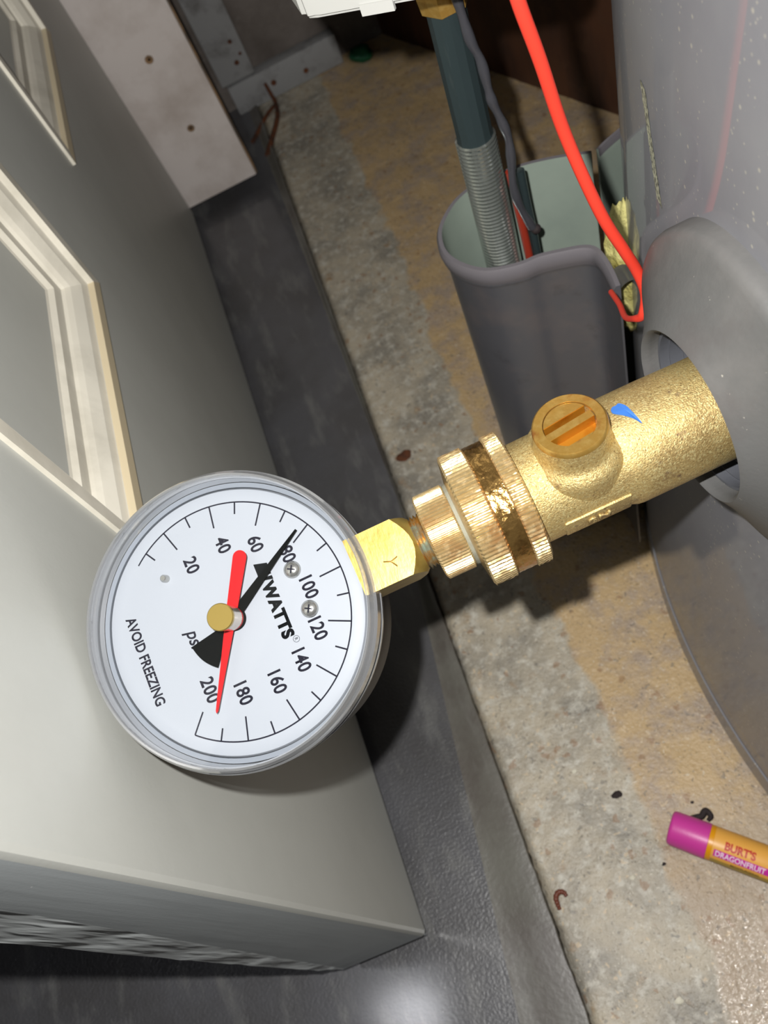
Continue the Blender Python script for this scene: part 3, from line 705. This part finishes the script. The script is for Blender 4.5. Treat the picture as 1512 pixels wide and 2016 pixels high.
# scale
def dial_at(bm, org_r, org_u, h=HD + .00002): return xform(bm, gp(org_r, org_u, h), GR, GU, GN)
RA = .0295
def ang_of(p): return math.radians(-1.5 + (p - 100) * 1.335) if p >= 8 else math.radians(-1.5 + (8 - 100) * 1.335 - (8 - p) * .55)
bm = bmesh.new(); n_ = 120; a0, a1 = ang_of(0), ang_of(200); pv = None
for k in range(n_ + 1):
    a = a0 + (a1 - a0) * k / n_; q = [bm.verts.new((math.sin(a) * rr, math.cos(a) * rr, 0)) for rr in (RA - .00018, RA + .00018)]
    if pv: bm.faces.new((pv[0], pv[1], q[1], q[0]))
    pv = q
dial_at(bm, 0, 0); obj('scale_arc', bm, M['ink'], dial)
tick = {}
for k in range(1, 21):
    a = ang_of(k * 10); L_ = .0058 if k % 2 == 0 else .0031; wd = .00020
    key = k % 2
    me_bm = bmesh.new()
    for (x, y) in ((-wd, RA), (wd, RA), (wd, RA - L_), (-wd, RA - L_)):
        me_bm.verts.new((x * math.cos(a) + y * math.sin(a), -x * math.sin(a) + y * math.cos(a), 0))
    me_bm.verts.ensure_lookup_table(); me_bm.faces.new(me_bm.verts[:]); dial_at(me_bm, 0, 0); obj('tick_mark', me_bm, M['ink'], dial)
NUM = {20: (-17.1, -4.1), 40: (-17.9, 5.0), 60: (-14.6, 12.0), 80: (-9.0, 17.6), 100: (-.1, 19.0), 120: (9.9, 16.9), 140: (14.9, 10.1), 160: (17.0, 2.6), 180: (16.0, -6.0), 200: (12.2, -12.9)}
COR = {20: (-7, 7), 40: (-8, 3), 60: (-3, 1), 80: (3, -1), 100: (8, 3), 120: (10, 1), 140: (13, 1), 160: (15, 2), 180: (15, 3), 200: (11, 3)}
for k, (r_, u_) in NUM.items():
    dx, dy = COR[k]; r_ += (.425 * dx + .905 * dy) / 8.4; u_ += (.905 * dx - .425 * dy) / 8.4
    bm = text(str(k), .0036, .84, .022, spacing=1.04); dial_at(bm, r_ / 1000 * 1.03, u_ / 1000 * 1.03); obj('scale_number', bm, M['ink'], dial)
bm = text('WATTS', .0034, .98, .058, spacing=1.10); dial_at(bm, .0024, .0110); obj('maker_lettering', bm, M['logo'], dial)
bm = text('R', .0008, .9, .01); dial_at(bm, .0109, .0125); obj('registered_mark', bm, M['ink'], dial)
bm = bmesh.new(); ringlathe(bm, (0, 0, 0), (0, 0, 1), [(0, .00075), (0, .00085), (.00002, .00085), (.00002, .00075)], 32); dial_at(bm, .0109, .0125); obj('registered_mark', bm, M['ink'], dial)
bm = bmesh.new()
for poly in ([(-.0022, -.0017), (.0010, -.0017), (.0018, .0017), (-.0012, .0017)], [(.0018, -.0017), (.0024, -.0017), (.0032, .0017), (.0022, .0017)]):
    prism(bm, [(x, y, 0) for x, y in poly], (0, 0, .00002))
dial_at(bm, -.0083, .0111); obj('maker_flag', bm, M['logo'], dial)
bm = text('psi', .0044, .86, .014, shear=.25); dial_at(bm, .0004, -.0119); obj('unit_lettering', bm, M['ink'], dial)
bm = text('AVOID FREEZING', .0028, .72, .026, spacing=1.0)
w_ = max(v.co.x for v in bm.verts) - min(v.co.x for v in bm.verts)
for v in bm.verts: v.co.x *= .0234 / w_
dial_at(bm, .0001, -.0252); obj('warning_lettering', bm, M['ink'], dial)
# dial screws and stop pin
for (r_, u_) in ((-.0051, .0181), (.0056, .0184)):
    bm = bmesh.new(); lathe(bm, gp(r_, u_, HD), GN, [(0, .0022), (.0003, .0022), (.0010, .0017), (.0013, .0010), (.0014, .0002)], 32); s_ = obj('dial_screw', bm, M['steel'], dial, smooth=60, label='small domed screw')
    bm = bmesh.new()
    for q in range(2):
        t = .5 + q * math.pi / 2; du, dr = math.cos(t), math.sin(t)
        prism(bm, [gp(r_ + dr * a_ - du * b_, u_ + du * a_ + dr * b_, HD + .00135) for a_, b_ in ((-.0010, -.00018), (.0010, -.00018), (.0010, .00018), (-.0010, .00018))], GN * .0001)
    obj('screw_slot', bm, M['ink'], s_) if False else obj('screw_slot', bm, M['ink'], ga)
bm = bmesh.new(); lathe(bm, gp(-.0168, -.0128, HD), GN, [(0, .0010), (.0018, .0009), (.0022, .0006)], 20); obj('stop_pin', bm, M['steel'], dial, smooth=50)
# black needle
an = math.radians(-30.3); dv_, pv_ = (math.sin(an), math.cos(an)), (math.cos(an), -math.sin(an))
def poly_at(bm, pts, ang_, h, th):
    s_, c_ = math.sin(ang_), math.cos(ang_)
    prism(bm, [gp(l * s_ + w_ * c_, l * c_ - w_ * s_, h) for l, w_ in pts], GN * th)
bm = bmesh.new()
poly_at(bm, [(.0268, .00025), (.0010, .0014), (-.0035, .0011), (-.0035, -.0011), (.0010, -.0014), (.0268, -.00025)], an, .0062, .00035)
tailp = [(-.0030, -.0009)]
for k in range(11):
    t = math.radians(-20 + 40 * k / 10); tailp.append((-.0124 * math.cos(t) * (1 - .03 * abs(t)), .0124 * math.sin(t)))
tailp.append((-.0030, .0009))
poly_at(bm, tailp, math.radians(-30.5), .0062, .00035)
lathe(bm, gp(0, 0, .0047), GN, [(0, .0030), (.0018, .0030)], 40)
nd_ = obj('black_needle', bm, M['needle'], ga)
# red needle
ar = math.radians(-59.3)
bm = bmesh.new(); pts = []
for k in range(13):
    t = math.radians(90 - 180 * k / 12); pts.append((.0151 + .00175 * math.cos(t), .00175 * math.sin(t)))
pts += [(.0010, -.00135), (-.0222, -.0003), (-.0228, 0), (-.0222, .0003), (.0010, .00135)]
poly_at(bm, pts, ar, .0074, .00035)
lathe(bm, gp(0, 0, .0068), GN, [(0, .0030), (.0008, .0031), (.0016, .0031)], 40)
obj('red_needle', bm, M['red_needle'], ga)
# centre knob
bm = bmesh.new(); lathe(bm, gp(0, 0, .0080), GN, [(0, .0031), (.0060, .0031)], 48); kb = obj('reset_knob', bm, M['knob_side'], ga, smooth=40, label='silver sided reset knob')
bm = bmesh.new(); lathe(bm, gp(0, 0, .0138), GN, [(0, .0031), (.0002, .0033), (.0010, .0033), (.0012, .0031)], 48); obj('knob_cap', bm, M['knob_top'], kb, smooth=30, label='brass knob top')
# stem: hex and threads
hn = GN
bm = bmesh.new()
af = .0073; TH = math.radians(21.5)
HN = V((0, -math.sin(TH), math.cos(TH))); HS = V((0, -math.cos(TH), -math.sin(TH)))
cr = [(math.copysign(1, p) * af if abs(p) == 1 else p * af) for p in (-1, -.75, -.5, -.25, 0, .25, .5, .75, 1)]
loop = [(p, af) for p in cr] + [(af, -p) for p in cr[1:]] + [(-p, -af) for p in cr[1:]] + [(-af, p) for p in cr[1:-1]]
rings = []
for x in (-.0275, -.0200, -.0118):
    rg = []
    for p, q in loop:
        d_ = math.hypot(p, q); xx = x - (max(0, d_ - af * .98) * 1.0 if x > -.015 else 0)
        rg.append(bm.verts.new(V((xx, .1035, .2667)) + HS * p + HN * q))
    rings.append(rg)
for ra_, rb_ in zip(rings, rings[1:]):
    for i in range(len(ra_)):
        j = (i + 1) % len(ra_); bm.faces.new((ra_[i], ra_[j], rb_[j], rb_[i]))
rg = [bm.verts.new(V((-.0112, .1035, .2667)) + (HS * p + HN * q).normalized() * .0066) for p, q in loop]
for i in range(len(rg)):
    j = (i + 1) % len(rg); bm.faces.new((rings[-1][i], rings[-1][j], rg[j], rg[i]))
bm.faces.new(rg); bm.faces.new(rings[0][::-1])
obj('square_stem', bm, M['hex_brass'], ga, smooth=25, label='bright brass square wrench block')
bm = bmesh.new(); lathe(bm, AX, (1, 0, 0), [(-.0125, .0066), (-.0113, .0064), (-.0110, .0060)] + [p for k in range(4) for p in ((-.0110 + .0009 * k, .0062), (-.0106 + .0009 * k, .0071))] + [(-.0060, .0062)], 48); obj('pipe_thread', bm, M['thread_brass'], ga, smooth=25)
lm = V((-.0188, .1035, .2667)) + HN * (af + .00002) + HS * .0022
bm = text('Y', .0034, .95, -.012, thick=.00003); t_ = math.radians(112)
xform(bm, lm, GU * -math.sin(t_) * -1 * math.sin(0) + (GU * math.cos(t_) + HS * math.sin(t_)), (HS * -math.cos(t_) + GU * math.sin(t_)), HN)
obj('stamped_mark', bm, M['machined_brass'], ga, label='stamped Y shaped mark')

# ------------------------------------------------------------------ lip balm
RB = .0082; ba = V((.0290, .0578, RB - .0002)); bd = V((.0303, -.0285, 0)).normalized(); bu = V((0, 0, 1)); bs = bd.cross(bu)
lb = thing('lip_balm', 'pink capped lip balm tube lying on the concrete by the heater', 'lip balm', (ba.x, ba.y, 0))
bm = bmesh.new(); lathe(bm, ba, bd, [(-.0002, .0062), (.0, .0070), (.0006, .0077), (.0016, .0080), (.0172, .0082), (.0174, .0078)], 64); obj('cap', bm, M['balm_cap'], lb, smooth=35, label='pink cap')
bm = bmesh.new(); lathe(bm, ba, bd, [(.0172, .0078), (.0174, .0080), (.0194, .0080), (.0196, .0078)], 64); obj('collar', bm, M['balm_ring'], lb, smooth=35, label='orange yellow collar')
bm = bmesh.new(); lathe(bm, ba, bd, [(.0194, .0078), (.0195, .00795), (.0660, .00795), (.0670, .0074)], 96); tb = obj('tube', bm, M['balm_label'], lb, smooth=35, label='yellow printed tube')
# label rows: angle measured from straight up toward image-bottom side
side = -1 if (bs.y > 0) else 1
sd = bs if bs.y < 0 else -bs
def wrap(bm, h0, ang0, lift):
    for v in bm.verts:
        a = math.radians(ang0) - v.co.y / .008
        r_ = .00795 + lift + v.co.z
        v.co = ba + bd * (h0 + v.co.x) + bu * (math.cos(a) * r_) + sd * (math.sin(a) * r_)
    return bm
def strip(w0, w1, ang0, hgt, m, nm, lift):
    bm = bmesh.new(); n_ = 8; pv = None
    for k in range(n_ + 1):
        y = -hgt / 2 + hgt * k / n_; q = [bm.verts.new((w0, y, 0)), bm.verts.new((w1, y, 0))]
        if pv: bm.faces.new((pv[0], pv[1], q[1], q[0]))
        pv = q
    wrap(bm, 0, ang0, lift); return obj(nm, bm, m, tb, smooth=60)
strip(.0205, .065, 36, .0034, M['balm_magenta'], 'magenta_stripe', .00004)
strip(.0196, .0655, 84, .0062, M['balm_gold'], 'gold_band', .00004)
def btext(s, hgt, xs, off, x0, ang0, m, nm):
    bm = text(s, hgt, xs, off, thick=0); mnx = min(v.co.x for v in bm.verts)
    for v in bm.verts: v.co.x -= mnx
    cut_rows(bm, 1, .0006, -hgt / 2 + .0003, hgt / 2)
    wrap(bm, x0, ang0, .00009); obj(nm, bm, m, tb)
btext("BURT'S", .0040, .86, .045, .0245, 2, M['balm_red'], 'brand_lettering')
btext('DRAGONFRUIT', .0027, .84, .02, .0213, 36, M['white_ink'], 'flavour_lettering')
btext('MOISTURIZING', .0015, .85, .012, .0285, 63, M['dark_ink'], 'small_lettering')

# ------------------------------------------------------------------ bits on the floor
bm = bmesh.new(); tube(bm, [(-.0352, .0445, .0012), (-.0350, .0470, .0022), (-.0345, .0495, .0030), (-.0325, .0512, .0030), (-.0302, .0505, .0024), (-.0296, .0485, .0018)], lambda t: .0009 + .0004 * math.sin(math.pi * t) + .00012 * math.sin(t * 60), 12, 8)
tag(obj('dried_worm', bm, M['worm'], smooth=60), 'curled reddish brown dried worm at the edge of the concrete', 'worm')
db = bmesh.new(); tube(db, [(.0400, .0590, .0008), (.0425, .0580, .0030), (.0450, .0575, .0028), (.0480, .0590, .0026), (.0490, .0560, .0022), (.0468, .0548, .0012)], lambda t: .0009 + .0007 * math.sin(math.pi * t), 9, 6)
tag(obj('dead_insect', db, M['debris'], smooth=60), 'dark shrivelled insect beside the pink cap', 'insect')
def rock(name, x, y, s, m, label, cat, sq=.5, z=0, seed=0):
    bm = bmesh.new(); bmesh.ops.create_icosphere(bm, subdivisions=2, radius=1)
    for v in bm.verts:
        n_ = noise.noise(v.co * 1.6 + V((seed * 3.1, x * 90, y * 90))) * .5; v.co = V((v.co.x * s * 1.15, v.co.y * s * .8, v.co.z * s * sq)) * (1 + n_); v.co.z = max(v.co.z, -s * sq * .5); v.co += V((x, y, z + s * sq * .3))
    return tag(obj(name, bm, m, smooth=45), label, cat)
rock('insect_bit', .0445, .0650, .0008, M['debris'], 'tiny dark crumb just above the shrivelled insect', 'debris')
rock('grit_clump', .0135, .0816, .0022, M['debris'], 'dark grit clump on the pale concrete, left of the pink cap', 'debris', .35)
rock('pebble', -.0017, -.0066, .0017, M['chip'], 'white stone chip on the pale concrete near the bottom edge', 'pebble', .4)
rock('pebble', .0030, .0450, .0013, M['chip'], 'cream stone chip on the concrete right of the dried worm', 'pebble', .4, seed=2)
rock('pebble', -.0006, .1000, .0013, M['chip'], 'pale stone chip on the concrete below the gauge shadow', 'pebble', .35, seed=3)
rock('grit_clump', .0190, .0452, .0009, M['debris'], 'small dark speck on the concrete below the pink cap', 'debris', .4, seed=5)
rock('mud_patch', -.0150, .3300, .0050, M['rust'], 'brown mud spot on the concrete left of the knurled fitting', 'debris', .12, seed=6)
bm = bmesh.new(); bmesh.ops.create_icosphere(bm, subdivisions=3, radius=1)
for v in bm.verts:
    n_ = noise.noise(v.co * 1.4) * .4; v.co = V((.107, .786, .006)) + V((v.co.x * .0115, v.co.y * .009, v.co.z * .007)) * (1 + n_)
tag(obj('green_lump', bm, M['green'], smooth=60), 'green plastic lump at the foot of the back wall', 'debris')
# rusty root-like stain trails near the baseboard
bm = bmesh.new(); tube(bm, [(.0105, .7955, .018), (.0115, .7945, .006), (.0120, .788, .0012), (.0080, .765, .0006), (-.006, .735, .0006), (-.016, .715, .0005)], lambda t: .0016 + .0012 * t, 8, 8)
tag(obj('rust_trail', bm, M['rust'], smooth=60), 'rusty brown trail running down the baseboard onto the floor', 'stain')
bm = bmesh.new(); tube(bm, [(-.024, .745, .0006), (-.014, .758, .0008), (.000, .776, .0008), (.010, .785, .0006)], lambda t: .0022 - .0006 * t, 8, 8)
tag(obj('dirt_line', bm, M['rust'], smooth=60), 'crumbly brown dirt line crossing the floor before the baseboard', 'dirt')
